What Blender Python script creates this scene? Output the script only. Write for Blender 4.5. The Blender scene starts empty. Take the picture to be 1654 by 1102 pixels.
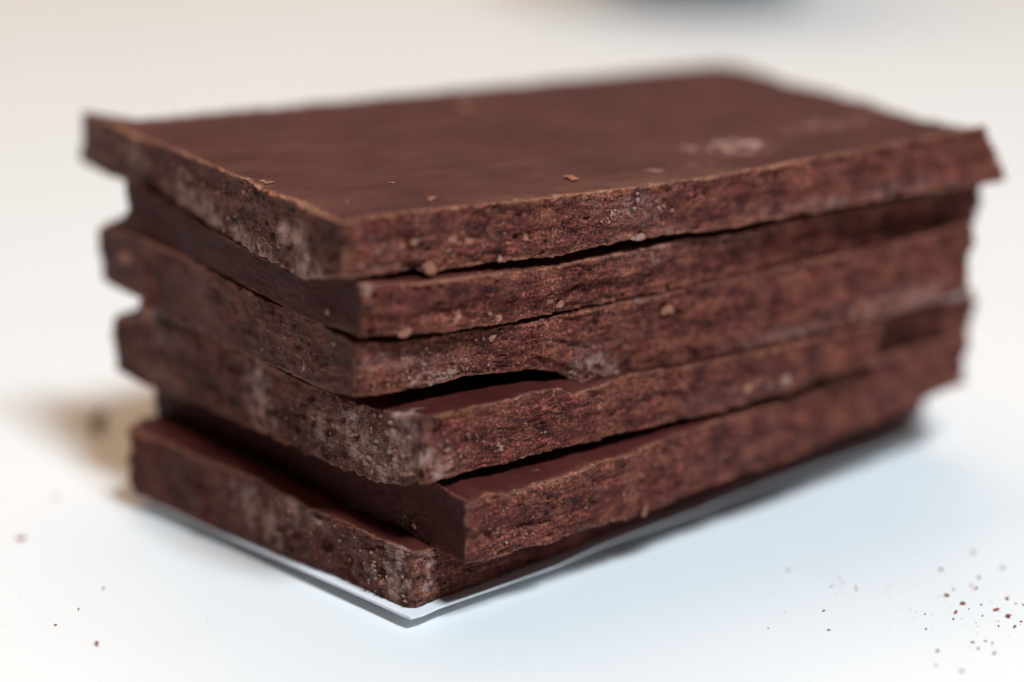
import bpy, bmesh, math, random
import numpy as np
from mathutils import Vector, Matrix

# ------------------------------------------------------------------ camera, world, lamps, exposure
SC = bpy.context.scene
COL = SC.collection
F_PX, PITCH, DIST = 3500.0, math.atan(1091.0 / 3500.0), 0.36
CAM_H = DIST * math.sin(PITCH)
cd = bpy.data.cameras.new('camera')
cam = bpy.data.objects.new('camera', cd)
COL.objects.link(cam)
SC.camera = cam
cam.location = (0, 0, CAM_H)
cam.rotation_euler = (math.pi / 2 - PITCH, 0, 0)
cd.sensor_width = 36.0
cd.lens = 36.0 * F_PX / 1654.0
cd.clip_start, cd.clip_end = 0.01, 20.0
cd.dof.use_dof = True
cd.dof.focus_distance = 0.2545
cd.dof.aperture_fstop = 4.9
cd.dof.aperture_blades = 7

SC.view_settings.view_transform = 'Standard'
SC.view_settings.look = 'None'
SC.view_settings.exposure = 0.0
SC.view_settings.gamma = 1.0
SC.render.engine = 'CYCLES'
SC.cycles.max_bounces = 6

W = bpy.data.worlds.new('World')
SC.world = W
W.use_nodes = True
bg = W.node_tree.nodes['Background']
bg.inputs['Color'].default_value = (0.95, 0.97, 1.0, 1)
bg.inputs['Strength'].default_value = 0.05


def lamp(name, loc, target, size, power, color):
    ld = bpy.data.lights.new(name, 'AREA')
    ld.shape = 'RECTANGLE'
    ld.size, ld.size_y = size
    ld.energy = power
    ld.color = color
    o = bpy.data.objects.new(name, ld)
    COL.objects.link(o)
    o.location = loc
    d = Vector(target) - Vector(loc)
    o.rotation_euler = d.to_track_quat('-Z', 'Y').to_euler()
    return o


STACK = (0.0, 0.30, 0.02)
# cool ceiling light to the front right; warm room lamp behind and to the left
lamp('ceiling_light', (0.56, -0.52, 1.56), STACK, (0.38, 0.35), 41.5, (0.79, 0.91, 1.0))
lamp('room_lamp', (-0.31, 1.08, 1.34), STACK, (1.8, 1.25), 16.8, (1.0, 0.67, 0.42))

# ------------------------------------------------------------------ helpers
MM = 0.001
R = random.Random(7)
cp, sp = math.cos(PITCH), math.sin(PITCH)


def ray(u, v):
    return np.array([(u - 827) / F_PX, cp + (551 - v) / F_PX * sp, -sp + (551 - v) / F_PX * cp])


CAMP = np.array([0, 0, CAM_H])


def on_z(u, v, z=0.0):
    d = ray(u, v)
    return CAMP + d * ((z - CAM_H) / d[2])


def on_plane(u, v, p0, n):
    d = ray(u, v)
    return CAMP + d * (np.dot(p0 - CAMP, n) / np.dot(d, n))


def depth(P):
    q = np.asarray(P) - CAMP
    return q[1] * cp - q[2] * sp


_rs = np.random.RandomState(3)
_PERM = _rs.permutation(256)
_PERM = np.concatenate([_PERM, _PERM, _PERM])
_G = _rs.normal(size=(256, 3))
_G /= np.linalg.norm(_G, axis=1)[:, None]


def perlin(x, y, z):
    xi, yi, zi = np.floor(x).astype(np.int64), np.floor(y).astype(np.int64), np.floor(z).astype(np.int64)
    xf, yf, zf = x - xi, y - yi, z - zi
    u, v, w = [t * t * t * (t * (t * 6 - 15) + 10) for t in (xf, yf, zf)]
    xi, yi, zi = xi & 255, yi & 255, zi & 255

    def g(i, j, k):
        h = _PERM[_PERM[_PERM[(xi + i) & 255] + ((yi + j) & 255)] + ((zi + k) & 255)]
        gr = _G[h]
        return gr[:, 0] * (xf - i) + gr[:, 1] * (yf - j) + gr[:, 2] * (zf - k)
    x00 = g(0, 0, 0) * (1 - u) + g(1, 0, 0) * u
    x10 = g(0, 1, 0) * (1 - u) + g(1, 1, 0) * u
    x01 = g(0, 0, 1) * (1 - u) + g(1, 0, 1) * u
    x11 = g(0, 1, 1) * (1 - u) + g(1, 1, 1) * u
    return 1.6 * ((x00 * (1 - v) + x10 * v) * (1 - w) + (x01 * (1 - v) + x11 * v) * w)


def fbm(x, y, z, o=4, gain=0.5, ridged=False):
    s, a = np.zeros_like(x), 1.0
    for k in range(o):
        n = perlin(x + 17.3 * k, y + 9.1 * k, z + 5.7 * k)
        s += a * ((1 - 2 * np.abs(n)) if ridged else n)
        x, y, z, a = x * 2.03, y * 2.03, z * 2.03, a * gain
    return s


def sstep(e0, e1, x):
    t = np.clip((x - e0) / (e1 - e0), 0, 1)
    return t * t * (3 - 2 * t)


def mesh_object(name, verts, faces, mat, parent=None, smooth=True, attrs=None):
    me = bpy.data.meshes.new(name)
    if isinstance(faces, np.ndarray):
        nf = len(faces)
        me.vertices.add(len(verts))
        me.vertices.foreach_set('co', np.asarray(verts, np.float32).ravel())
        me.loops.add(nf * 4)
        me.loops.foreach_set('vertex_index', faces.astype(np.int32).ravel())
        me.polygons.add(nf)
        me.polygons.foreach_set('loop_start', np.arange(0, nf * 4, 4, dtype=np.int32))
        me.update(calc_edges=True)
    else:
        me.from_pydata([tuple(v) for v in verts], [], faces)
    if smooth:
        me.polygons.foreach_set('use_smooth', np.ones(len(me.polygons), dtype=bool))
    for k, v in (attrs or {}).items():
        at = me.attributes.new(k, 'FLOAT', 'POINT')
        at.data.foreach_set('value', np.asarray(v, np.float32))
    me.materials.append(mat)
    me.validate()
    o = bpy.data.objects.new(name, me)
    COL.objects.link(o)
    if parent is not None:
        o.parent = parent
    return o


def tag(o, label, cat, group=None):
    o['label'] = label
    o['category'] = cat
    if group:
        o['group'] = group
    return o


# ------------------------------------------------------------------ materials
class NT:
    def __init__(self, name):
        self.m = bpy.data.materials.new(name)
        self.m.use_nodes = True
        self.t = self.m.node_tree
        self.b = self.t.nodes['Principled BSDF']

    def n(self, typ, **kw):
        nd = self.t.nodes.new(typ)
        for k, v in kw.items():
            if k in nd.inputs.keys():
                nd.inputs[k].default_value = v
            else:
                setattr(nd, k, v)
        return nd

    def l(self, a, b):
        self.t.links.new(a, b)

    def noise(self, vec, scale, detail=4, rough=0.55):
        nd = self.n('ShaderNodeTexNoise', Scale=scale, Detail=detail, Roughness=rough)
        self.l(vec, nd.inputs['Vector'])
        return nd.outputs['Fac']

    def ramp(self, fac, stops):
        nd = self.n('ShaderNodeValToRGB')
        el = nd.color_ramp.elements
        while len(el) < len(stops):
            el.new(0.5)
        for e, (p, c) in zip(el, stops):
            e.position = p
            e.color = (*c, 1) if len(c) == 3 else c
        self.l(fac, nd.inputs['Fac'])
        return nd.outputs['Color']

    def mapr(self, v, a, b, c=0.0, d=1.0):
        nd = self.n('ShaderNodeMapRange')
        nd.inputs['From Min'].default_value, nd.inputs['From Max'].default_value = a, b
        nd.inputs['To Min'].default_value, nd.inputs['To Max'].default_value = c, d
        self.l(v, nd.inputs['Value'])
        return nd.outputs['Result']

    def math(self, op, a, b):
        nd = self.n('ShaderNodeMath', operation=op)
        for k, s in enumerate((a, b)):
            if isinstance(s, (int, float)):
                nd.inputs[k].default_value = s
            else:
                self.l(s, nd.inputs[k])
        return nd.outputs[0]

    def mix(self, fac, a, b):
        nd = self.n('ShaderNodeMix', data_type='RGBA')
        if isinstance(fac, (int, float)):
            nd.inputs[0].default_value = fac
        else:
            self.l(fac, nd.inputs[0])
        for k, s in ((6, a), (7, b)):
            if isinstance(s, tuple):
                nd.inputs[k].default_value = (*s, 1)
            else:
                self.l(s, nd.inputs[k])
        return nd.outputs[2]

    def attr(self, name):
        return self.n('ShaderNodeAttribute', attribute_name=name).outputs['Fac']


def choc_material(name, red=1.0):
    t = NT(name)
    tc = t.n('ShaderNodeTexCoord')
    mp = t.n('ShaderNodeMapping')
    mp.inputs['Scale'].default_value = (1000, 1000, 1000)
    t.l(tc.outputs['Object'], mp.inputs['Vector'])
    mm = mp.outputs['Vector']
    st = t.n('ShaderNodeMapping')
    st.inputs['Scale'].default_value = (0.35, 0.35, 1.7)
    t.l(mm, st.inputs['Vector'])
    lay = st.outputs['Vector']                       # stretched along the layers of the bar
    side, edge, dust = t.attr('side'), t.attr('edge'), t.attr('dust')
    n1 = t.noise(lay, 1.1, 7, 0.62)
    n2 = t.noise(mm, 2.6, 5, 0.65)
    n3 = t.noise(mm, 7.0, 3, 0.6)
    n4 = t.noise(mm, 0.32, 3, 0.5)
    zn = t.n('ShaderNodeMapping')
    zn.inputs['Scale'].default_value = (0.13, 0.13, 0.42)
    t.l(mm, zn.inputs['Vector'])
    zone = t.mapr(t.noise(zn.outputs['Vector'], 1.0, 4, 0.6), 0.42, 0.58)      # coarse grainy break / smooth waxy break
    nb = t.math('ADD', t.math('MULTIPLY', n1, 0.45), t.math('MULTIPLY', n2, 0.55))
    nb = t.math('ADD', nb, t.mapr(zone, 0, 1, -0.050, 0.018))
    body = t.ramp(nb, [(0.385, (0.018, 0.0052, 0.0058)), (0.465, (0.080, 0.0170, 0.0148)),
                       (0.545, (0.155, 0.0360, 0.0260)), (0.65, (0.430, 0.1250, 0.0720))])
    cr = t.n('ShaderNodeMapping')
    cr.inputs['Scale'].default_value = (0.16, 0.16, 1.25)
    t.l(mm, cr.inputs['Vector'])
    crack = t.math('ABSOLUTE', t.math('SUBTRACT', t.noise(cr.outputs['Vector'], 1.0, 6, 0.62), 0.5), 0.0)
    lip = t.math('MULTIPLY', t.mapr(crack, 0.016, 0.004), t.mapr(n4, 0.42, 0.58))
    body = t.mix(t.math('MULTIPLY', lip, 0.75), body, (0.50, 0.160, 0.080))     # pale lips along the fracture lines
    # crushed crystalline grains: paler tan flecks where the break is coarse
    gr = t.math('MULTIPLY', t.mapr(n2, 0.53, 0.64), t.math('MULTIPLY', zone, t.mapr(n4, 0.40, 0.60, 0.2, 1.0)))
    body = t.mix(t.math('MULTIPLY', gr, 0.65), body, (0.46, 0.170, 0.112))
    fl = t.math('MULTIPLY', t.mapr(n3, 0.60, 0.69), t.mapr(n4, 0.42, 0.60, 0.12, 0.9))
    body = t.mix(fl, body, (0.56, 0.29, 0.18))
    # the moulded faces: even brown, slightly cloudy
    top = t.ramp(t.noise(mm, 0.11, 4, 0.55), [(0.3, (0.068, 0.0140, 0.0115)), (0.7, (0.098, 0.0215, 0.0170))])
    top = t.mix(t.math('MULTIPLY', t.mapr(n3, 0.69, 0.76), 0.5), top, (0.22, 0.13, 0.10))
    body = t.mix(t.math('MULTIPLY', t.attr('shaded_smooth_cut'), 0.85), body, (0.026, 0.0100, 0.0108))  # smooth left ends: their shade is darkened into the colour as well
    col = t.mix(side, top, body)
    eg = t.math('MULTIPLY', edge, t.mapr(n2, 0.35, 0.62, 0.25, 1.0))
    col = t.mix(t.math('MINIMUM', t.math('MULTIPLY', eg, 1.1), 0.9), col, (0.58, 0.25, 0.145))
    # pale cocoa dust and fat bloom
    n5 = t.noise(mm, 5.5, 6, 0.8)
    dn = t.mapr(n5, 0.32, 0.68)
    dn = t.math('ADD', t.math('MULTIPLY', dn, t.mapr(side, 0, 1, 0.35, 1.0)), t.mapr(side, 0, 1, 0.30, 0.0))
    df = t.mapr(t.math('ADD', dust, t.math('MULTIPLY', dn, 1.05)), 0.86, 1.36)
    col = t.mix(t.math('MULTIPLY', df, 0.80), col, (0.50, 0.305, 0.255))
    t.l(col, t.b.inputs['Base Color'])
    sc_ = t.n('ShaderNodeMapping')
    sc_.inputs['Scale'].default_value = (0.10, 0.22, 0.2)
    t.l(mm, sc_.inputs['Vector'])
    scuff = t.noise(sc_.outputs['Vector'], 1.0, 5, 0.7)
    rg = t.math('ADD', t.math('MULTIPLY', side, 0.25), t.math('ADD', t.mapr(n2, 0.3, 0.7, 0.22, 0.30), t.mapr(scuff, 0.35, 0.65, 0.0, 0.10)))
    t.l(t.math('ADD', rg, t.math('MULTIPLY', df, 0.2)), t.b.inputs['Roughness'])
    t.b.inputs['IOR'].default_value = 1.46
    spc = t.math('MULTIPLY', t.mapr(side, 0.0, 1.0, 1.0, 0.14), t.mapr(t.attr('shaded_smooth_cut'), 0.4, 1, 1, 0.15))
    t.l(spc, t.b.inputs['Specular IOR Level'])
    h = t.math('ADD', t.math('MULTIPLY', n2, 0.55), t.math('MULTIPLY', n3, 0.32))
    h = t.math('ADD', h, t.math('MULTIPLY', n1, 0.5))
    h = t.math('MULTIPLY', h, t.mapr(zone, 0, 1, 0.40, 1.15))
    h = t.math('ADD', h, t.math('MULTIPLY', t.mapr(crack, 0.0, 0.03), 0.35))
    h = t.math('MULTIPLY', h, t.math('ADD', t.math('MULTIPLY', side, 0.985), 0.015))
    bp = t.n('ShaderNodeBump', Strength=0.9, Distance=0.23 * MM)
    t.l(h, bp.inputs['Height'])
    t.l(bp.outputs['Normal'], t.b.inputs['Normal'])
    return t.m


def plain_material(name, c0, c1, rough, scale=3.0, bump=0.0, spec=0.5):
    t = NT(name)
    tc = t.n('ShaderNodeTexCoord')
    mp = t.n('ShaderNodeMapping')
    mp.inputs['Scale'].default_value = (1000, 1000, 1000)
    t.l(tc.outputs['Object'], mp.inputs['Vector'])
    f = t.noise(mp.outputs['Vector'], scale, 5, 0.6)
    t.l(t.ramp(f, [(0.3, c0), (0.7, c1)]), t.b.inputs['Base Color'])
    t.b.inputs['Roughness'].default_value = rough
    t.b.inputs['Specular IOR Level'].default_value = spec
    if bump:
        bp = t.n('ShaderNodeBump', Strength=1.0, Distance=bump)
        t.l(f, bp.inputs['Height'])
        t.l(bp.outputs['Normal'], t.b.inputs['Normal'])
    return t.m


M_CHOC = choc_material('dark_chocolate')
M_CRUMB = plain_material('chocolate_crumb', (0.28, 0.082, 0.052), (0.50, 0.175, 0.10), 0.6, 1.6, 0.2 * MM)
M_FLAKE = plain_material('chocolate_flake', (0.16, 0.052, 0.032), (0.42, 0.17, 0.10), 0.6, 1.6, 0.2 * MM)
M_CRUMB_DARK = plain_material('dark_crumb', (0.035, 0.012, 0.009), (0.09, 0.032, 0.022), 0.6, 1.6, 0.2 * MM)
M_PALE = plain_material('pale_cocoa_grain', (0.19, 0.088, 0.062), (0.40, 0.225, 0.165), 0.7, 1.6, 0.2 * MM)
M_CARD = plain_material('white_card', (0.80, 0.80, 0.82), (0.86, 0.86, 0.88), 0.35, 0.3)
M_TABLE = plain_material('white_table_top', (0.83, 0.83, 0.825), (0.86, 0.86, 0.855), 0.38, 0.02)
M_BOWL = plain_material('dark_glaze', (0.020, 0.016, 0.020), (0.035, 0.028, 0.033), 0.3, 0.05)

# ------------------------------------------------------------------ the table
tw = 1.5
tb = mesh_object('table_surface', [(-tw, -1.0, 0), (tw, -1.0, 0), (tw, 1.8, 0), (-tw, 1.8, 0),
                                   (-tw, -1.0, -.03), (tw, -1.0, -.03), (tw, 1.8, -.03), (-tw, 1.8, -.03)],
                 [(0, 1, 2, 3), (7, 6, 5, 4), (0, 4, 5, 1), (1, 5, 6, 2), (2, 6, 7, 3), (3, 7, 4, 0)], M_TABLE, smooth=False)
tb['kind'] = 'structure'

# ------------------------------------------------------------------ slabs: measured edge lines of the photo, stood on real planes
# ft/fb: top and bottom edge of the long face; lt/lb: of the short left face (from the near corner outwards)
SLABS = {
    'F': dict(near=(668, 986), yaw=44.0, lyaw=137.0,
              fb=[(668, 986), (716, 972), (763, 956), (818, 937), (900, 910), (983, 880), (1086, 836), (1176, 797), (1250, 765), (1374, 722), (1505, 672)],
              ft=[(690, 893), (740, 878), (900, 815), (1100, 745), (1300, 672), (1500, 605)],
              lt=[(690, 890), (651, 880), (558, 847), (477, 809), (422, 778), (379, 757), (313, 735), (264, 715), (221, 699)],
              lb=[(651, 988), (624, 981), (531, 937), (422, 884), (315, 845), (248, 815), (210, 798)]),
    'E': dict(near=(752, 911), yaw=41.0, lyaw=132.5,
              fb=[(752, 911), (794, 909), (832, 894), (893, 878), (916, 867), (988, 844), (1030, 836), (1057, 819), (1084, 813), (1122, 794), (1150, 783), (1268, 742), (1431, 674), (1530, 628)],
              ft=[(748, 806), (771, 810), (786, 795), (832, 797), (866, 783), (916, 766), (936, 758), (950, 747), (1006, 736), (1049, 717), (1110, 695), (1146, 683), (1280, 641), (1409, 590), (1431, 574), (1513, 528), (1540, 506), (1572, 494)],
              lt=[(748, 808), (702, 781), (600, 735), (400, 645), (255, 590)],
              lb=[(743, 910), (694, 886), (585, 853), (455, 795), (384, 762), (313, 729), (254, 704)]),
    'D': dict(near=(684, 784), yaw=36.0, lyaw=133.0,
              fb=[(684, 782), (718, 772), (779, 758), (817, 752), (874, 733), (931, 718), (970, 713), (977, 706), (1049, 691), (1088, 681), (1170, 664), (1218, 648), (1280, 633), (1322, 612), (1412, 590), (1625, 530)],
              ft=[(684, 676), (702, 670), (760, 657), (832, 644), (847, 634), (901, 626), (924, 637), (954, 626), (1020, 603), (1100, 592), (1220, 568), (1412, 524), (1625, 474)],
              lt=[(680, 676), (640, 668), (585, 655), (531, 635), (411, 578), (330, 547), (232, 513), (183, 512)],
              lb=[(684, 788), (613, 782), (531, 747), (422, 700), (313, 651), (248, 630), (183, 594)]),
    'C': dict(near=(572, 641), yaw=32.0, lyaw=127.0,
              fb=[(572, 639), (620, 636), (703, 622), (754, 607), (798, 604), (863, 596), (900, 604), (939, 619), (961, 613), (996, 607), (1013, 598), (1073, 594), (1122, 582), (1213, 563), (1377, 527), (1486, 493), (1553, 472)],
              ft=[(572, 556), (645, 554), (754, 536), (863, 518), (954, 500), (1100, 470), (1295, 425), (1458, 388), (1580, 354)],
              lt=[(573, 555), (554, 543), (500, 516), (463, 500), (427, 487), (365, 452), (336, 434), (220, 381), (158, 373)],
              lb=[(564, 643), (531, 635), (411, 581), (281, 524), (223, 482), (173, 459), (158, 444)]),
    'B': dict(near=(581, 551), yaw=35.5, lyaw=126.0,
              fb=[(581, 550), (681, 540), (827, 521), (899, 507), (1008, 485), (1100, 465), (1295, 421), (1458, 388), (1578, 359)],
              ft=[(578, 459), (590, 457), (674, 456), (747, 445), (863, 434), (935, 420), (1008, 405), (1100, 385), (1213, 370), (1279, 354), (1475, 318), (1578, 296)],
              lt=[(576, 460), (535, 438), (492, 416), (390, 364), (281, 312), (205, 276)],
              lb=[(574, 541), (499, 517), (354, 440), (205, 368)]),
    'A': dict(near=(556, 449), yaw=32.0, lyaw=123.0,
              fb=[(556, 448), (583, 447), (645, 441), (670, 433), (692, 443), (718, 438), (808, 423), (892, 417), (935, 405), (1026, 388), (1100, 378), (1158, 372), (1257, 353), (1336, 340), (1474, 313), (1593, 298)],
              ft=[(541, 356), (560, 354), (600, 348), (718, 336), (863, 322), (936, 312), (1000, 307), (1158, 285), (1316, 254), (1435, 233), (1589, 202)],
              lt=[(541, 356), (509, 342), (472, 320), (418, 303), (392, 286), (356, 273), (301, 250), (258, 231), (220, 218), (196, 208), (180, 196), (148, 188)],
              lb=[(556, 449), (535, 450), (492, 451), (390, 397), (329, 362), (280, 332), (193, 290), (133, 264)]),
}
T_LOC = 7.0     # nominal thickness in local mm
CARD_TOP = 1.80 * MM


def prep(S, z_n):
    """frame of the slab: near corner on height z_n, front and left directions, height profiles along both faces (mm)"""
    N = on_z(*S['near'], z_n)
    ex = np.array([math.cos(math.radians(S['yaw'])), math.sin(math.radians(S['yaw'])), 0])
    ey = np.array([math.cos(math.radians(S['lyaw'])), math.sin(math.radians(S['lyaw'])), 0])
    S['N'], S['ex'], S['ey'] = N, ex, ey

    def prof(poly, e):
        n = np.array([-e[1], e[0], 0])
        out = []
        for q in poly:
            P = on_plane(*q, N, n)
            out.append((np.dot(P - N, e) / MM, P[2] / MM))
        out.sort()
        return np.array(out)
    for k, e in (('fb', ex), ('ft', ex), ('lb', ey), ('lt', ey)):
        S['p' + k] = prof(S[k], e)
    S['L'] = max(S['pfb'][-1, 0], S['pft'][-1, 0]) if 'L' not in S else S['L']
    S['W'] = max(S['plb'][-1, 0], S['plt'][-1, 0])

    def field(pf, pl):
        z0 = 0.5 * (np.interp(0, pf[:, 0], pf[:, 1]) + np.interp(0, pl[:, 0], pl[:, 1]))

        def slope(p):
            x, y = p[:, 0], p[:, 1] - z0
            g = np.linspace(0, p[-1, 0] * 0.8, 60)
            yy = np.interp(g, x, y)
            return (g * yy).sum() / (g * g).sum()
        sf, sl = slope(pf), slope(pl)

        def ev(a, b):
            ac, bc = np.clip(a, 0, pf[-1, 0]), np.clip(b, 0, pl[-1, 0])
            rf = np.interp(ac, pf[:, 0], pf[:, 1]) - z0 - sf * ac
            rl = np.interp(bc, pl[:, 0], pl[:, 1]) - z0 - sl * bc
            return z0 + sf * ac + sl * bc + rf * np.exp(-np.maximum(b, 0) / 4.0) + rl * np.exp(-np.maximum(a, 0) / 4.0)
        return ev
    S['zb'], S['zt'] = field(S['pfb'], S['plb']), field(S['pft'], S['plt'])
    S['zn_top'] = np.interp(0, S['pft'][:, 0], S['pft'][:, 1])


def to_ab(S, P):
    A = np.array([[S['ex'][0], S['ey'][0]], [S['ex'][1], S['ey'][1]]])
    return np.linalg.solve(A, (P[:2] - S['N'][:2, None])) / MM


GAP = dict(F=0, E=0.3, D=1.3, C=2.2, B=1.0, A=0.7)     # mm of air left at the near corner under each slab
zlev = CARD_TOP
for key in 'FEDCBA':
    zlev += GAP[key] * MM
    prep(SLABS[key], zlev)
    S = SLABS[key]
    print(key, 'L %.1f W %.1f  z_near %.2f top %.2f  depth %.3f | right end %.2f..%.2f left end %.2f..%.2f' % (
        S['L'], S['W'], zlev / MM, S['zn_top'], depth(S['N']), S['pfb'][-1, 1], S['pft'][-1, 1], S['plb'][-1, 1], S['plt'][-1, 1]))
    zlev = S['zn_top'] * MM


def spaced(length, fine, span, coarse):
    xs, x, st = [0.0], 0.0, fine
    while x < length:
        x += st
        xs.append(x)
        if x > span:
            st = min(coarse, st * 1.03)
    xs = np.array(xs)
    return xs * length / xs[-1]


def grid_box(ga, gb, gc):
    """closed box surface on a rectilinear grid; returns integer grid coords and quads"""
    na, nb, nc = len(ga) - 1, len(gb) - 1, len(gc) - 1
    quads, keys = [], []

    def face(fix, val, n1, n2, flip):
        I, J = np.meshgrid(np.arange(n1 + 1), np.arange(n2 + 1), indexing='ij')
        o = [None] * 3
        others = [k for k in range(3) if k != fix]
        o[fix] = np.full_like(I, val)
        o[others[0]], o[others[1]] = I, J
        key = (o[0] * (nb + 1) + o[1]) * (nc + 1) + o[2]
        q = np.stack([key[:-1, :-1], key[1:, :-1], key[1:, 1:], key[:-1, 1:]], -1).reshape(-1, 4)
        quads.append(q[:, ::-1] if flip else q)
    face(2, nc, na, nb, False)
    face(2, 0, na, nb, True)
    face(1, 0, na, nc, False)
    face(1, nb, na, nc, True)
    face(0, 0, nb, nc, True)
    face(0, na, nb, nc, False)
    q = np.concatenate(quads)
    uk, inv = np.unique(q.ravel(), return_inverse=True)
    c = uk % (nc + 1)
    b = (uk // (nc + 1)) % (nb + 1)
    a = uk // ((nc + 1) * (nb + 1))
    return ga[a], gb[b], gc[c], inv.reshape(-1, 4)


def build_slab(key, above, label, seed, rv=0.7, re_=0.22, chip=0.65, front_amp=1.0, left_amp=0.6,
               ledges=(), dusts=(), end_skew=0.0, left_skew=0.0, lumps=(), left_side=1.0, left_dark=0.40, edge_amt=0.55):
    S = SLABS[key]
    L, Wd, T = S['L'], S['W'], T_LOC
    ga, gb = spaced(L, 0.24, 42, 0.6), spaced(Wd, 0.26, 26, 0.5)
    gc = np.concatenate([[0, .08, .18, .3, .45], np.linspace(.65, T - .65, 25), [T - .45, T - .3, T - .18, T - .08, T]])
    a, b, h, quads = grid_box(ga, gb, gc)
    o = 31.7 * seed
    side = ((a <= 0) | (a >= L) | (b <= 0) | (b >= Wd)).astype(float)
    onfront, onleft = (b <= 0), (a <= 0)
    c01 = h / T
    # rounded upright corners
    rvv = rv * (1 + 0.5 * perlin(h / 2.3 + o, a * 0 + o, b * 0))
    rvv = np.where(a > L * .6, np.maximum(rvv * 2.0, 1.2), rvv)
    qa, qb = np.clip(a, rvv, L - rvv), np.clip(b, rvv, Wd - rvv)
    da, db = a - qa, b - qb
    inf, two = np.maximum(np.abs(da), np.abs(db)), np.hypot(da, db) + 1e-9
    k = np.where(inf > 0, inf / two, 1.0)
    near_corner = np.clip(np.minimum(np.abs(da), np.abs(db)) / rv, 0, 1)
    na_, nb_ = da / two, db / two
    # distance in from the outline, outward direction in plan
    e4 = np.stack([a, L - a, b, Wd - b])
    ed = e4.min(0)
    wi = e4.argmin(0)
    pa, pb = np.array([-1, 1, 0, 0.])[wi], np.array([0, 0, -1, 1.])[wi]
    cor = (np.abs(da) > 0) & (np.abs(db) > 0)
    pa, pb = np.where(cor, na_, pa), np.where(cor, nb_, pb)
    a1, b1 = qa + da * k, qb + db * k
    # worn / chipped horizontal edges
    rn = fbm(a / 3.1 + o, b / 3.1, c01 * 9 + o, 4, 0.6)
    re = np.clip(re_ * (1 + 1.2 * rn) + chip * np.clip(rn - 0.32, 0, 1) * 2.2, 0.06, 1.6)
    hd = np.minimum(h, T - h)
    x, y = np.maximum(re - ed, 0), np.maximum(re - hd, 0)
    m, l2 = np.maximum(x, y), np.hypot(x, y) + 1e-9
    both = (x > 0) & (y > 0)
    sc = np.where(both, m / l2, 1.0)
    a2, b2 = a1 + pa * (x * sc - x), b1 + pb * (x * sc - x)
    h2 = h - np.sign(h - T / 2) * (y - y * sc) * -1.0 * -1.0
    # fracture relief on the broken faces
    fa = np.where(np.abs(pb) > np.abs(pa), front_amp, left_amp)
    wmask = np.clip(1 - ed / 0.5, 0, 1)
    d = 0.34 * fbm(a / 7.0 + o, b / 7.0 + o, h / 3.2, 3)
    d += 0.07 * fbm(a / 5.0 + o, b / 5.0, h / 0.75, 4, 0.55, True) - 0.05
    d += 0.13 * fbm(a / 1.1, b / 1.3 + o, h / 0.9 + o, 4, 0.6)
    pit = fbm(a / 1.7 + 5 * o, b / 1.7, h / 1.1, 2)
    d -= 0.55 * sstep(0.52, 0.72, pit)
    flk = fbm(a / 1.1 + 3 * o, b / 1.1, h / 0.8, 2)
    d += 0.32 * sstep(0.38, 0.55, flk)
    rough = sstep(-0.35, 0.45, fbm(a / 9 + 7 * o, b / 9, h / 5 + o, 2))      # coarse zones beside waxy smooth ones
    d *= 0.45 + 0.75 * rough
    lay = c01 * 2.6 + 0.5 * fbm(a / 11 + 2 * o, b / 11, h * 0 + o, 4, 0.6)     # the break runs in terraces
    d += 0.38 * (sstep(0.40, 0.50, lay % 1.0) - lay % 1.0) * sstep(-.3, .3, fbm(a / 13 + 4 * o, b / 13, h * 0, 2))
    d *= fa
    for (face, c0, wob, amp, s0, s1) in ledges:     # part of the face above c0 stands proud by amp
        s, on = (a, onfront) if face == 'f' else (b, onleft)
        line = c0 + wob * fbm(s / 7 + o, s * 0 + 1.5, s * 0, 4, 0.6)
        d += on * amp * sstep(-.02, .05, c01 - line) * sstep(s0 - 2, s0, s) * (1 - sstep(s1, s1 + 3, s))
    for (face, s0, c0, rs, rc, amp) in lumps:       # bulges and pits, given where the photo shows them
        e = S['ex'] if face == 'f' else S['ey']
        P = on_plane(s0, c0, S['N'], np.array([-e[1], e[0], 0]))
        s0 = np.dot(P - S['N'], e) / MM
        q = (np.array([s0]), np.array([0.])) if face == 'f' else (np.array([0.]), np.array([s0]))
        c0 = float((P[2] / MM - S['zb'](*q)[0]) / (S['zt'](*q)[0] - S['zb'](*q)[0]))
        s, on = (a, b < 0.5) if face == 'f' else (b, a < 0.5)
        d += on * amp * np.exp(-((s - s0) / rs) ** 2 - ((c01 - c0) / rc) ** 2)
    a3, b3 = a2 + pa * d * wmask, b2 + pb * d * wmask
    wander = 0.5 * fbm(a / 17 + o, b / 17, a * 0 + o, 2)
    a3, b3 = a3 + pa * wander * wmask, b3 + pb * wander * wmask
    far = sstep(L - 12, L, a)
    a3 = a3 + end_skew * (1 - c01) * far + far * 1.2 * fbm(b / 6 + o, h / 3, b * 0, 3)
    b3 = b3 + left_skew * (1 - c01) * sstep(Wd - 9, Wd, b) + sstep(Wd - 8, Wd, b) * 0.8 * fbm(a / 6, h / 3 + o, a * 0, 3)
    # edge raggedness in height near the broken outline, gentle waviness of the moulded faces
    rag = np.exp(-ed / 0.5) * np.clip(1 - hd / 1.2, 0, 1)
    h3 = h2 + rag * (0.17 * fbm(a / 1.6 + o, b / 1.6, c01 * 5, 4, 0.6)) * np.sign(T / 2 - h)
    # the smooth faces: slight sag and drag marks
    h3 += (h >= T) * 0.05 * fbm(a / 14 + o, b / 9, a * 0, 2)
    if key == 'A':
        a3 = a3 + 6.5 * (b3 / Wd) * (a3 / L)
        b3 = b3 - (b3 / Wd) ** 2 * 11.0 * sstep(0.2, 4.2, a3 + 0.8 * fbm(b / 5, a / 5, a * 0, 2))
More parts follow.
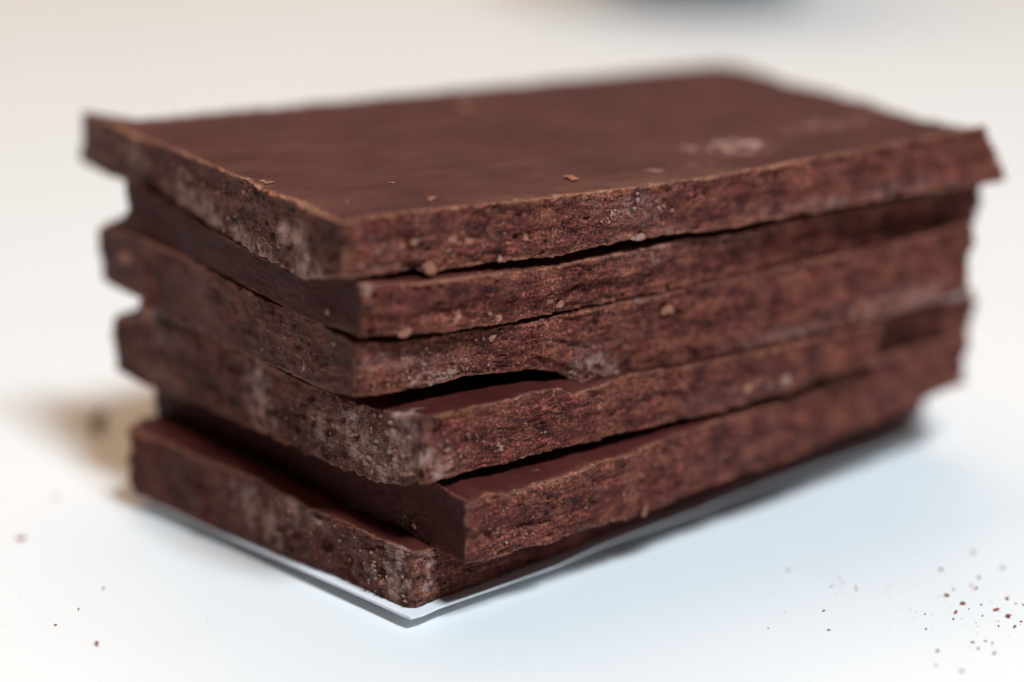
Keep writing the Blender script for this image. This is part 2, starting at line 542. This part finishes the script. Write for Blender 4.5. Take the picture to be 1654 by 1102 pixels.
    if key == 'D':                               # front corner at the right end broken away
        b3 = b3 + 4.5 * sstep(72.0, 77.0, a3 + 1.2 * fbm(h / 2, b / 2, a * 0, 2)) * np.clip(1 - b3 / Wd, 0, 1)
    cc = h3 / T
    zb, zt = S['zb'](a3, b3), S['zt'](a3, b3)
    X = S['N'][0] + (a3 * S['ex'][0] + b3 * S['ey'][0]) * MM
    Y = S['N'][1] + (a3 * S['ex'][1] + b3 * S['ey'][1]) * MM
    below = {'E': 'F', 'B': 'C'}.get(key)
    if below:                                   # rest on the slab below instead of sinking into it
        U = SLABS[below]
        ua, ub = to_ab(U, np.stack([X, Y]))
        dd = np.minimum(np.minimum(ua, U['L'] - ua), np.minimum(ub, U['W'] - ub))
        lift = U['zt'](ua, ub) + 0.10 - zb
        print(key, 'lift', np.where(dd > 0, lift, 0).max())
        zb = zb + np.maximum(lift, 0) * sstep(0.0, 2.5, dd)
    if above and above not in 'EB':
        U = SLABS[above]
        ua, ub = to_ab(U, np.stack([X, Y]))
        dd = np.minimum(np.minimum(ua, U['L'] - ua), np.minimum(ub, U['W'] - ub))
        lim = U['zb'](ua, ub) - 0.12
        print(key, 'max press %.2f' % (np.where(dd > 0, zt - lim, 0)).max())
        zt = zt - np.maximum(zt - lim, 0) * sstep(-2.5, 0.0, dd)
    zb = np.maximum(zb, (CARD_TOP / MM) + 0.02) if key == 'F' else zb
    zt = np.maximum(zt, zb + 1.2)
    Z = (zb + cc * (zt - zb)) * MM
    V = np.stack([X, Y, Z], -1)
    # wear, dust and left-face shade masks
    side_m = np.clip(np.maximum(side, 1 - ed / (0.16 + 0.5 * np.clip(rn, 0, 1))), 0, 1)
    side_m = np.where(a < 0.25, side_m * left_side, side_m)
    shaded_smooth_cut = np.where((a < 0.25) & (h < T - 0.1), left_dark, 0.0)  # shade painted on the smooth left faces, strongest on the overhung slabs
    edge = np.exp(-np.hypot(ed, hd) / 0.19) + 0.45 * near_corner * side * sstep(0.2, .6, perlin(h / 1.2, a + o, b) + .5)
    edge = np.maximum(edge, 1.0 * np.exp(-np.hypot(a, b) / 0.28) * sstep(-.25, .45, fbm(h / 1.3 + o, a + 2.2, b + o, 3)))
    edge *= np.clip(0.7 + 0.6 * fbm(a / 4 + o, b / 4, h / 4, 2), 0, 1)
    dust = np.zeros_like(a)
    for (face, s0, c0, rs, rc, amp) in dusts:
        if face in 'fl' and s0 > 130:           # given where the photo shows the patch
            e = S['ex'] if face == 'f' else S['ey']
            P = on_plane(s0, c0, S['N'], np.array([-e[1], e[0], 0]))
            s0 = np.dot(P - S['N'], e) / MM
            q = (np.array([s0]), np.array([0.])) if face == 'f' else (np.array([0.]), np.array([s0]))
            c0 = float((P[2] / MM - S['zb'](*q)[0]) / (S['zt'](*q)[0] - S['zb'](*q)[0]))
        if face == 't':
            w = amp * np.exp(-((a - s0) / rs) ** 2 - ((b - c0) / rc) ** 2) * (h > T - 0.2)
        else:
            s, on = (a, b < 0.6) if face == 'f' else (b, a < 0.6)
            w = on * amp * np.exp(-((s - s0) / rs) ** 2 - ((c01 - c0) / rc) ** 2)
        dust = np.maximum(dust, w)
    dust *= np.clip(0.75 + 0.8 * fbm(a / 1.5 + o, b / 1.5, h / 1.5, 3), 0, 1.3)
    # object frame: origin at the near bottom corner, x along the long face
    ang = math.radians(S['yaw'])
    Rz = np.array([[math.cos(ang), -math.sin(ang), 0], [math.sin(ang), math.cos(ang), 0], [0, 0, 1]])
    ob = mesh_object('chocolate_bar', (V - S['N']) @ Rz, quads, M_CHOC, attrs=dict(side=side_m, edge=edge * edge_amt, dust=dust, shaded_smooth_cut=shaded_smooth_cut))
    ob.location = S['N']
    ob.rotation_euler = (0, 0, ang)
    tag(ob, label, 'chocolate', 'stacked dark chocolate slabs')
    S['ob'] = ob
    return ob


build_slab('F', 'E', 'bottom chocolate slab lying on the white card, long side shaded by the slab above', 1,
           rv=1.3, lumps=[('l', 520, 885, 1.2, .12, -1.5), ('l', 558, 912, .8, .1, -1.3), ('l', 478, 865, .6, .08, -.9), ('l', 615, 935, .7, .1, -1.0), ('l', 460, 812, 1.2, .15, .7)], dusts=[('l', 405, 825, 2.5, .4, .9), ('l', 440, 855, 3, .35, .8), ('l', 470, 820, 2.5, .5, .75), ('l', 385, 800, 2, .3, .6), ('l', 510, 845, 3, .4, .5), ('l', 600, 920, 5, .4, .55), ('l', 640, 930, 3, .8, .8), ('f', 690, 930, 2.2, .7, .7)], left_amp=0.85)
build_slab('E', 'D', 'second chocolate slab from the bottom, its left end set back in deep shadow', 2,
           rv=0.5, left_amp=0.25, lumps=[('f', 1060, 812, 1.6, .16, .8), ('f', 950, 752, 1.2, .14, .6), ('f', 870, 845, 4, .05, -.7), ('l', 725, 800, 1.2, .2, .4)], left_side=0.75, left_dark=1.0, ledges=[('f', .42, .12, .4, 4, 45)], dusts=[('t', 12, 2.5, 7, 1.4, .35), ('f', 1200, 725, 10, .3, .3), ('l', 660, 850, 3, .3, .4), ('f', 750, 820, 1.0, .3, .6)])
build_slab('D', 'C', 'third chocolate slab from the bottom, with rounded near corner coated in pale grains', 3,
           rv=1.4, left_amp=0.9, lumps=[('l', 630, 735, .9, .1, -1.0), ('l', 575, 705, .7, .08, -.7), ('l', 265, 573, 1.2, .12, -.9), ('f', 722, 722, .9, .14, .7), ('f', 712, 700, .9, .1, -1.1), ('f', 805, 724, .6, .08, .5)], ledges=[('f', .55, .12, .35, 6, 60)],
           dusts=[('l', 418, 635, 3.0, .8, .85), ('l', 425, 610, 2.4, .4, .8), ('l', 440, 680, 2, .3, .6), ('l', 520, 690, 3.5, .6, .6), ('l', 575, 705, 4, .6, .85), ('l', 620, 750, 4, .5, .85), ('l', 650, 710, 3, .7, .9), ('l', 270, 560, 8, .5, .45), ('l', 250, 610, 8, .4, .45), ('f', 690, 745, 2, .4, .8), ('f', 710, 760, 2.5, .3, .7), ('f', 1210, 630, 12, .3, .4), ('t', 1, 3, 3, 3, .6)])
build_slab('C', 'B', 'fourth chocolate slab from the bottom, thick at right with a chipped lower edge', 4,
           rv=0.4, left_amp=0.5, lumps=[('l', 240, 497, 1.4, .2, 1.3), ('l', 238, 430, 1.0, .12, -1.0), ('l', 350, 478, .7, .1, -.9), ('l', 480, 560, .8, .06, -.8), ('f', 940, 605, 1.6, .25, .8), ('f', 1075, 505, .9, .12, -.8), ('f', 600, 600, 2.5, .4, .25)], dusts=[('f', 700, 610, 4, .2, .8), ('f', 650, 580, 4, .4, .45), ('f', 720, 590, 6, .5, .4), ('f', 960, 590, 5, .3, .7), ('f', 600, 580, 2, .5, .5), ('f', 1250, 545, 14, .2, .5), ('f', 1450, 490, 14, .25, .6), ('l', 330, 475, 4, .5, .35), ('l', 200, 420, 6, .5, .3)])
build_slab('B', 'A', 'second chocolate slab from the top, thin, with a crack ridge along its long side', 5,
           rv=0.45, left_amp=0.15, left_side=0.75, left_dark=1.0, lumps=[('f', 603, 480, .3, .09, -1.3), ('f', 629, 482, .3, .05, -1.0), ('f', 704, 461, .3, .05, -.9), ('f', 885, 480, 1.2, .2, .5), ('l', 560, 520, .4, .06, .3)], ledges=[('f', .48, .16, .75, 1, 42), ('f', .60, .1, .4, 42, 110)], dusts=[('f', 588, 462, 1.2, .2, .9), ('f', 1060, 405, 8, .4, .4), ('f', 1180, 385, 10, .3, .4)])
build_slab('A', None, 'topmost chocolate slab with a smooth brown top and dusty broken left end', 6,
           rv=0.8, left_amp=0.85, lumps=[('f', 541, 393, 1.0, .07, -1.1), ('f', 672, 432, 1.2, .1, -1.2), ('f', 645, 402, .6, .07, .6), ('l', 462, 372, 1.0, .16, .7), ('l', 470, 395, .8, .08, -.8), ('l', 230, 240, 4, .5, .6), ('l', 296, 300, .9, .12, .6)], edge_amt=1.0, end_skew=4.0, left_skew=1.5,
           dusts=[('l', 306, 325, 7, .45, 1.0), ('l', 345, 355, 6, .3, .9), ('l', 385, 385, 5, .3, .85), ('l', 430, 415, 4, .28, .8), ('l', 468, 385, 2, .3, .8), ('l', 490, 410, 3, .45, 1.0), ('l', 510, 440, 2.5, .2, .8),
                  ('l', 215, 250, 9, .6, .6), ('l', 160, 230, 10, .7, .5), ('l', 400, 340, 12, .9, .3),
                  ('f', 1030, 340, 5, .3, .5), ('f', 1000, 330, 9, .25, .45), ('f', 1060, 375, 8, .2, .5), ('f', 1290, 335, 14, .2, .5), ('f', 1450, 305, 10, .2, .5), ('f', 640, 430, 8, .15, .4), ('t', 62, 12, 9, 6, .82), ('t', 82, 18, 15, 8, .5), ('t', 48, 6, 9, 3.5, .5), ('t', 45, 54, 6, 4, .4)])

# ------------------------------------------------------------------ loose and stuck grains
def chunk_verts(r, seed, flat=0.7, long=1.3, sub=2):
    rr = random.Random(seed)
    bm = bmesh.new()
    bmesh.ops.create_icosphere(bm, subdivisions=sub, radius=1.0)
    off = np.array([rr.uniform(0, 50) for _ in range(3)])
    P = np.array([v.co[:] for v in bm.verts])
    n = fbm(P[:, 0] * .9 + off[0], P[:, 1] * .9 + off[1], P[:, 2] * .9 + off[2], 3, 0.6)
    P = P * (1 + 0.85 * n)[:, None]
    th = rr.uniform(0, 6.28)
    P = P * [long, 1 / long, flat]
    P = np.stack([P[:, 0] * math.cos(th) - P[:, 1] * math.sin(th), P[:, 0] * math.sin(th) + P[:, 1] * math.cos(th), P[:, 2]], -1)
    P *= r
    faces = [tuple(v.index for v in f.verts) for f in bm.faces]
    bm.free()
    return P, faces


def stuck(key, face, px, r_px, mat, name='flake', flat=0.4, out=0.12):
    """a grain stuck to a slab face: part of that slab"""
    S = SLABS[key]
    e = S['ex'] if face == 'f' else S['ey']
    n = np.array([e[1], -e[0], 0]) if face == 'f' else np.array([-e[1], e[0], 0])
    P = on_plane(*px, S['N'], n)
    r = r_px * depth(P) / F_PX
    V, Fc = chunk_verts(r, (px[0] * 131 + px[1]) % 9999, 1.0, R.uniform(1.1, 1.7))
    r_k = 0.8 if mat is M_PALE else 1.0
    V = V * r_k
    k = V @ n
    V = V - np.outer(k * (1 - flat), n)
    ob = S['ob']
    P = P + n * (out * MM)
    inv = Matrix.Translation(ob.location) @ Matrix.Rotation(math.radians(S['yaw']), 4, 'Z')
    inv = inv.inverted()
    loc = inv @ Vector(P)
    ang = math.radians(S['yaw'])
    Rz = np.array([[math.cos(ang), -math.sin(ang), 0], [math.sin(ang), math.cos(ang), 0], [0, 0, 1]])
    o = mesh_object(name, V @ Rz, Fc, mat, ob, smooth=False)
    o.location = loc
    return o


for args in [
    ('A', 'f', (692, 434), 10, M_FLAKE), ('A', 'f', (806, 418), 6, M_PALE), ('A', 'f', (1030, 383), 9, M_PALE),
    ('A', 'f', (645, 402), 6, M_FLAKE), ('A', 'f', (668, 390), 5, M_FLAKE), ('A', 'f', (730, 386), 6, M_FLAKE),
    ('A', 'f', (610, 405), 4, M_PALE), ('A', 'f', (756, 390), 5, M_FLAKE), ('A', 'f', (848, 384), 5, M_FLAKE),
    ('A', 'l', (460, 374), 9, M_PALE), ('A', 'l', (475, 371), 5, M_PALE), ('A', 'l', (412, 398), 6, M_PALE),
    ('A', 'l', (306, 287), 5, M_PALE), ('A', 'l', (296, 298), 7, M_PALE), ('A', 'l', (425, 382), 4, M_PALE), ('A', 'l', (395, 310), 4, M_PALE),
    ('B', 'f', (740, 512), 11, M_FLAKE), ('B', 'f', (748, 460), 5, M_PALE), ('B', 'f', (802, 516), 8, M_FLAKE), ('B', 'f', (833, 482), 6, M_PALE),
    ('B', 'f', (793, 503), 6, M_FLAKE), ('B', 'f', (884, 482), 9, M_FLAKE), ('B', 'f', (656, 537), 7, M_FLAKE), ('B', 'f', (904, 492), 6, M_FLAKE),
    ('B', 'f', (1060, 408), 9, M_PALE), ('B', 'l', (530, 503), 5, M_FLAKE),
    ('C', 'f', (793, 545), 6, M_PALE), ('C', 'f', (1078, 500), 9, M_FLAKE), ('C', 'f', (930, 600), 7, M_PALE), ('C', 'f', (728, 600), 6, M_PALE),
    ('C', 'l', (493, 592), 7, M_PALE), ('C', 'l', (240, 497), 15, M_FLAKE), ('C', 'l', (205, 415), 9, M_FLAKE), ('C', 'l', (540, 556), 4, M_PALE),
    ('D', 'f', (722, 721), 9, M_PALE), ('D', 'f', (726, 738), 5, M_PALE), ('D', 'f', (805, 724), 8, M_PALE), ('D', 'f', (1266, 615), 14, M_PALE),
    ('D', 'f', (1205, 628), 10, M_FLAKE), ('D', 'l', (570, 700), 5, M_PALE), ('D', 'l', (600, 690), 5, M_PALE),
    ('D', 'l', (585, 735), 6, M_PALE), ('D', 'l', (620, 770), 7, M_PALE), ('D', 'l', (640, 735), 6, M_FLAKE),
    ('E', 'f', (1040, 825), 9, M_FLAKE), ('E', 'f', (1200, 720), 8, M_FLAKE), ('E', 'l', (670, 850), 4, M_FLAKE),
    ('F', 'l', (515, 842), 7, M_PALE), ('F', 'l', (447, 860), 8, M_PALE), ('F', 'l', (470, 820), 8, M_FLAKE), ('F', 'l', (620, 940), 6, M_FLAKE),
]:
    stuck(*args)

def dust_grains(key, face, clusters, seed):
    """the crowd of tiny pale grains clinging to a face: one part of the slab"""
    S = SLABS[key]
    e = S['ex'] if face == 'f' else S['ey']
    n = np.array([e[1], -e[0], 0]) if face == 'f' else np.array([-e[1], e[0], 0])
    rr = random.Random(seed)
    shapes = [chunk_verts(1.0, seed * 31 + k, 0.8, 1.3, 1) for k in range(6)]
    ang = math.radians(S['yaw'])
    Rz = np.array([[math.cos(ang), -math.sin(ang), 0], [math.sin(ang), math.cos(ang), 0], [0, 0, 1]])
    V, Fc = [], []
    for (u, v, su, sv, cnt, r0, r1) in clusters:
        for _ in range(cnt):
            du = rr.gauss(0, su)
            tilt = 0.42 if face == 'l' else -0.2
            px = (u + du, v + du * tilt + rr.gauss(0, sv))
            P = on_plane(*px, S['N'], n)
            ab = np.array([np.dot(P - S['N'], e) / MM])
            q = (ab, ab * 0) if face == 'f' else (ab * 0, ab)
            if ab[0] < 0.3 or not (S['zb'](*q)[0] + .4 < P[2] / MM < S['zt'](*q)[0] - .4):
                continue
            r = (r0 + (r1 - r0) * rr.random() ** 2.5) * depth(P) / F_PX
            sv_, sf_ = shapes[rr.randrange(6)]
            W_ = sv_ * r * [rr.uniform(.7, 1.4), rr.uniform(.7, 1.4), rr.uniform(.7, 1.4)]
            W_ = W_ - np.outer((W_ @ n) * 0.5, n) + P + n * (0.28 if face == 'l' else 0.12) * MM
            s0 = len(V)
            V += [tuple(x) for x in (W_ - S['N']) @ Rz]
            Fc += [tuple(i + s0 for i in f) for f in sf_]
    o = mesh_object('dust_grains', V, Fc, M_PALE, S['ob'], smooth=False)
    o['kind'] = 'stuff'


dust_grains('A', 'l', [(320, 335, 22, 20, 60, 1, 3.5), (395, 378, 40, 14, 70, 1, 3.2), (470, 400, 18, 18, 40, 1.2, 4), (330, 290, 40, 10, 20, 1, 3)], 1)
dust_grains('A', 'f', [(640, 400, 45, 20, 60, .8, 3), (760, 385, 60, 16, 60, .8, 2.6), (1030, 340, 40, 12, 25, 1.5, 4.5)], 2)
dust_grains('B', 'f', [(690, 490, 60, 22, 50, .8, 3), (860, 470, 60, 15, 45, .8, 3)], 3)
dust_grains('C', 'f', [(700, 612, 45, 8, 70, 1, 3.6), (660, 585, 40, 18, 60, 1, 3), (950, 598, 25, 9, 30, 1.2, 4), (800, 565, 60, 18, 50, .8, 2.6)], 4)
dust_grains('C', 'l', [(480, 575, 45, 18, 30, .8, 2.6)], 5)
dust_grains('D', 'l', [(600, 720, 32, 24, 110, 1.2, 5), (640, 740, 22, 28, 60, 1.5, 6), (425, 640, 12, 24, 45, 1, 3.4), (510, 690, 25, 20, 40, 1, 3.5)], 6)
dust_grains('D', 'f', [(720, 740, 22, 20, 50, 1, 4), (790, 715, 50, 18, 50, .8, 3)], 7)
dust_grains('F', 'l', [(640, 930, 24, 26, 60, 1, 4), (560, 895, 40, 20, 50, .8, 3.2), (450, 845, 22, 20, 40, 1, 3.5)], 8)
dust_grains('E', 'f', [(800, 855, 45, 28, 60, .8, 2.6), (950, 800, 70, 20, 50, .8, 2.6)], 9)


def top_grain(key, px, r_px, mat, label, flat=.45, group='crumbs on the top of the stack'):
    S = SLABS[key]
    zt = np.array([S['zn_top']])
    for _ in range(8):
        P = on_z(*px, float(zt[0]) * MM)
        ua, ub = to_ab(S, P[:2, None])
        zt = S['zt'](ua, ub)
    r = r_px * depth(P) / F_PX
    V, Fc = chunk_verts(r, (px[0] * 131 + px[1]) % 9999, flat * .6, 1.5)
    V[:, 2] -= V[:, 2].min() + 0.04 * MM
    o = mesh_object('crumb', V, Fc, mat, smooth=False)
    o.location = P
    tag(o, label, 'crumb', group)
    return o


top_grain('A', (698, 322), 8, M_FLAKE, 'largest flat reddish flake near the front edge of the top slab')
top_grain('A', (560, 326), 3.5, M_FLAKE, 'single tiny crumb on the top slab just behind its near corner')
top_grain('A', (632, 296), 4, M_FLAKE, 'small crumb lying alone farther back on the smooth top slab')
top_grain('A', (436, 297), 5, M_FLAKE, 'pale crumb perched on the left rim of the top slab', .8)
top_grain('A', (424, 293), 5, M_CRUMB, 'reddish splinter beside the pale crumb on the left rim of the top slab', .5)
top_grain('A', (925, 290), 11, M_FLAKE, 'blurred flake close behind the front edge at the middle of the top slab', .4)
top_grain('A', (748, 176), 13, M_FLAKE, 'blurred pale flake at the back edge of the top slab', .4)

# ------------------------------------------------------------------ white card under the stack
def build_card():
    S = SLABS['F']
    px = [(1535, 676), (1415, 727), (1333, 753), (1250, 781), (1168, 812), (1127, 829), (1100, 838), (1045, 858), (1007, 871), (962, 889),
          (900, 917), (841, 938), (781, 959), (709, 984), (682, 996), (663, 1001), (645, 994), (624, 984), (600, 973), (531, 942), (422, 893), (368, 869), (300, 839), (221, 804), (207, 798)]
    pts = [on_z(*q, CARD_TOP - 0.32 * MM) for q in px]
    # far corner and the hidden sides
    back = pts[0] + pts[-1] - on_z(668, 995, CARD_TOP)
    pts.append(back * 1.0)
    P = np.array(pts)[:, :2]
    # dense outline
    out = []
    for i in range(len(P)):
        q = P[(i + 1) % len(P)]
        nseg = max(1, int(np.linalg.norm(q - P[i]) / 0.0012))
        for k in range(nseg):
            out.append(P[i] + (q - P[i]) * k / nseg)
    out = np.array(out)
    c = out.mean(0)
    rings, n = [1.0, 0.985, 0.96, 0.9, 0.75, 0.5], len(out)
    V, Fq = [], []
    for side_z in (0.0, -0.32):
        for s in rings:
            q = c + (out - c) * s
            wav = 0.05 * np.sin(np.arange(n) * 0.13) * (s > .9) + 0.06 * fbm(out[:, 0] * 60, out[:, 1] * 60, out[:, 0] * 0, 3)
            sag = -0.82 * (1 - sstep(0.3, 0.9, np.full(n, s)))
            z = CARD_TOP / MM + side_z + np.minimum(wav * 0.4, 0.0) + sag * 0
            V += [(x, y, zz * MM) for (x, y), zz in zip(q, z)]
    nr = len(rings)

    def idx(layer, r, i):
        return layer * nr * n + r * n + i % n
    for i in range(n):
        for r in range(nr - 1):
            Fq.append((idx(0, r, i), idx(0, r, i + 1), idx(0, r + 1, i + 1), idx(0, r + 1, i)))
            Fq.append((idx(1, r, i), idx(1, r + 1, i), idx(1, r + 1, i + 1), idx(1, r, i + 1)))
        Fq.append((idx(0, 0, i), idx(1, 0, i), idx(1, 0, i + 1), idx(0, 0, i + 1)))
    Fq.append([idx(0, nr - 1, i) for i in range(n)])
    Fq.append([idx(1, nr - 1, i) for i in range(n)][::-1])
    # a folded pad under the middle that holds the card off the table
    o = mesh_object('white_card', V, Fq, M_CARD, smooth=False)
    bm = bmesh.new()
    bm.from_mesh(o.data)
    bmesh.ops.recalc_face_normals(bm, faces=bm.faces)
    bm.to_mesh(o.data)
    bm.free()
    tag(o, 'thin white card under the chocolate stack, its edge just clear of the table', 'card')
    pv, n = [], len(out)
    for z in (0.0002, CARD_TOP - 0.45 * MM):
        pv += [(x, y, z) for x, y in (c + (out - c) * 0.72)]
    pf = [(i, (i + 1) % n, n + (i + 1) % n, n + i) for i in range(n)] + [list(range(n)), list(range(n, 2 * n))]
    pad = mesh_object('raised_base', pv, pf, M_CARD, o, smooth=False)
    bm = bmesh.new()
    bm.from_mesh(pad.data)
    bmesh.ops.recalc_face_normals(bm, faces=bm.faces)
    bm.to_mesh(pad.data)
    bm.free()
    return o


build_card()

# ------------------------------------------------------------------ crumbs on the table
def table_crumb(px, r_px, mat, label, group):
    P = on_z(*px, 0.0)
    r = 0.66 * r_px * depth(P) / F_PX
    V, Fc = chunk_verts(r, (px[0] * 131 + px[1]) % 9973, 0.75, 1.25)
    V[:, 2] -= V[:, 2].min()
    o = mesh_object('crumb', V, Fc, mat, smooth=False)
    o.location = P
    tag(o, label, 'crumb', group)
    return o


GL = 'crumbs on the table left of the stack'
for px, r, lab in [
    ((157, 1042), 6.0, 'dark red-brown crumb, largest sharp one on the table at lower left'),
    ((90, 1011), 3.6, 'small crumb on the white table just left of the largest sharp red-brown crumb'),
    ((127, 985), 2.8, 'tiny orange-brown crumb above the largest sharp crumb at lower left'),
    ((167, 952), 3.2, 'thin grey-brown crumb highest of the sharp crumbs at lower left'),
    ((34, 872), 8.0, 'blurred tan crumb alone near the left border of the photo'),
    ((157, 697), 21.0, 'big blurred dark crumb on the orange-lit table beside the left end of the stack'),
    ((90, 804), 5.0, 'faint blurred crumb on the white table below the big blurred dark one')]:
    table_crumb(px, r, M_CRUMB_DARK if r > 10 else M_CRUMB, lab, GL)
GR = 'crumbs scattered on the table right of the stack'
BIG = {(1555, 977): 'large jagged crumb, leftmost of the dark crumbs in the scatter at lower right',
       (1544, 991): 'orange-brown crumb just below the large jagged one in the lower right scatter',
       (1629, 998): 'darkest round crumb in the lower right scatter near the right border',
       (1609, 987): 'dark round crumb left of and above the darkest one at lower right',
       (1627, 969): 'flat crumb above the darkest round crumb, near the right border',
       (1639, 1014): 'forked crumb under the darkest round crumb near the right border',
       (1529, 964): 'flat elongated crumb at the upper left of the dark lower right scatter',
       (1572, 894): 'blurred crumb farthest back in the lower right scatter'}
for px, r in [((1572, 894), 4), ((1520, 922), 3.8), ((1620, 919), 3.6), ((1582, 935), 3.6), ((1576, 952), 3.8), ((1569, 947), 2.6), ((1540, 953), 2.8),
              ((1529, 964), 4.6), ((1555, 977), 5.2), ((1544, 991), 4.4), ((1565, 984), 2.2), ((1585, 978), 2.4), ((1587, 996), 2.2),
              ((1609, 987), 4.6), ((1627, 969), 4.2), ((1629, 998), 5), ((1639, 1014), 4.4), ((1649, 1005), 2.6), ((1653, 978), 2.6), ((1613, 1012), 2.4),
              ((1641, 976), 2.2), ((1540, 1001), 2.4), ((1571, 1039), 3.2), ((1592, 1037), 2.6), ((1603, 1040), 2.6), ((1580, 1049), 2.8), ((1606, 1057), 3.6),
              ((1514, 1053), 3.6), ((1512, 1076), 3), ((1553, 1085), 4), ((1496, 1017), 2.6), ((1494, 993), 2.2), ((1331, 988), 2.8), ((1339, 1019), 3.0),
              ((1273, 923), 3), ((1343, 949), 2.8), ((1382, 949), 2.4), ((1383, 954), 2.2), ((1361, 941), 2.0), ((1356, 935), 2.2), ((1241, 1016), 2.0)]:
    table_crumb(px, r, M_CRUMB, BIG.get(px, 'tiny brown crumb in the dense scatter on the white table at the lower right' if px[0] > 1450 else 'minute brown speck in the sparse trail of crumbs left of the dense lower right scatter'), GR)


def dust_cloud():
    pts = [(71, 850), (77, 910), (93, 932), (32, 967), (5, 1009), (192, 1015), (214, 1029), (239, 1054), (179, 1072), (221, 1093), (233, 998), (59, 1046),
           (1480, 990), (1470, 987), (1317, 983), (1244, 923), (1243, 912), (1285, 907), (1287, 915), (1311, 903), (1338, 898), (1350, 915), (1351, 927),
           (1345, 960), (1350, 961), (1355, 950), (1396, 958), (1432, 958), (1429, 956), (1492, 942), (1466, 938), (1469, 952), (1457, 961), (1520, 903), (1519, 961)]
    rr = random.Random(11)
    for _ in range(70):
        pts.append((rr.gauss(1560, 70), rr.gauss(985, 40)))
    for _ in range(45):
        pts.append((rr.gauss(1350, 60), rr.gauss(940, 30)))
    for _ in range(25):
        pts.append((rr.uniform(0, 480), rr.uniform(900, 1100)))
    V, Fc = [], []
    for i, q in enumerate(pts):
        P = on_z(*q, 0.0)
        r = rr.uniform(0.6, 1.35) * depth(P) / F_PX
        s = len(V)
        V += [tuple(P + np.array([dx, dy, dz]) * r * rr.uniform(.7, 1.2)) for dx, dy, dz in
              ((1, 0, .4), (0, 1, .4), (-1, 0, .4), (0, -1, .4), (0, 0, 1), (0, 0, .02))]
        for k in range(4):
            Fc += [(s + k, s + (k + 1) % 4, s + 4), (s + (k + 1) % 4, s + k, s + 5)]
    o = mesh_object('cocoa_dust', V, Fc, M_CRUMB, smooth=False)
    o['kind'] = 'stuff'
    o['label'] = 'fine cocoa dust sprinkled on the white table'


dust_cloud()

# ------------------------------------------------------------------ the dark bowl at the far side
def lathe(prof, n=64):
    V, Fc = [], []
    for r, z in prof:
        for i in range(n):
            t = 2 * math.pi * i / n
            V.append((r * math.cos(t), r * math.sin(t), z))
    for k in range(len(prof) - 1):
        for i in range(n):
            Fc.append((k * n + i, k * n + (i + 1) % n, (k + 1) * n + (i + 1) % n, (k + 1) * n + i))
    Fc.append(list(range(n))[::-1])
    Fc.append(list(range((len(prof) - 1) * n, len(prof) * n)))
    return V, Fc


base = on_z(1140, 9, 0.0)
root = bpy.data.objects.new('bowl', None)
COL.objects.link(root)
root.location = (base[0], base[1] + 0.026, 0)
tag(root, 'out of focus dark bowl at the top border, far behind the stack', 'bowl')
V, Fc = lathe([(.022, .004), (.030, .007), (.040, .016), (.048, .030), (.053, .046), (.055, .058), (.053, .058), (.050, .046), (.043, .028), (.030, .012), (.02, .009)])
mesh_object('bowl_body', V, Fc, M_BOWL, root)
V, Fc = lathe([(.020, 0), (.022, 0), (.023, .005), (.020, .006)])
mesh_object('foot', V, Fc, M_BOWL, root)
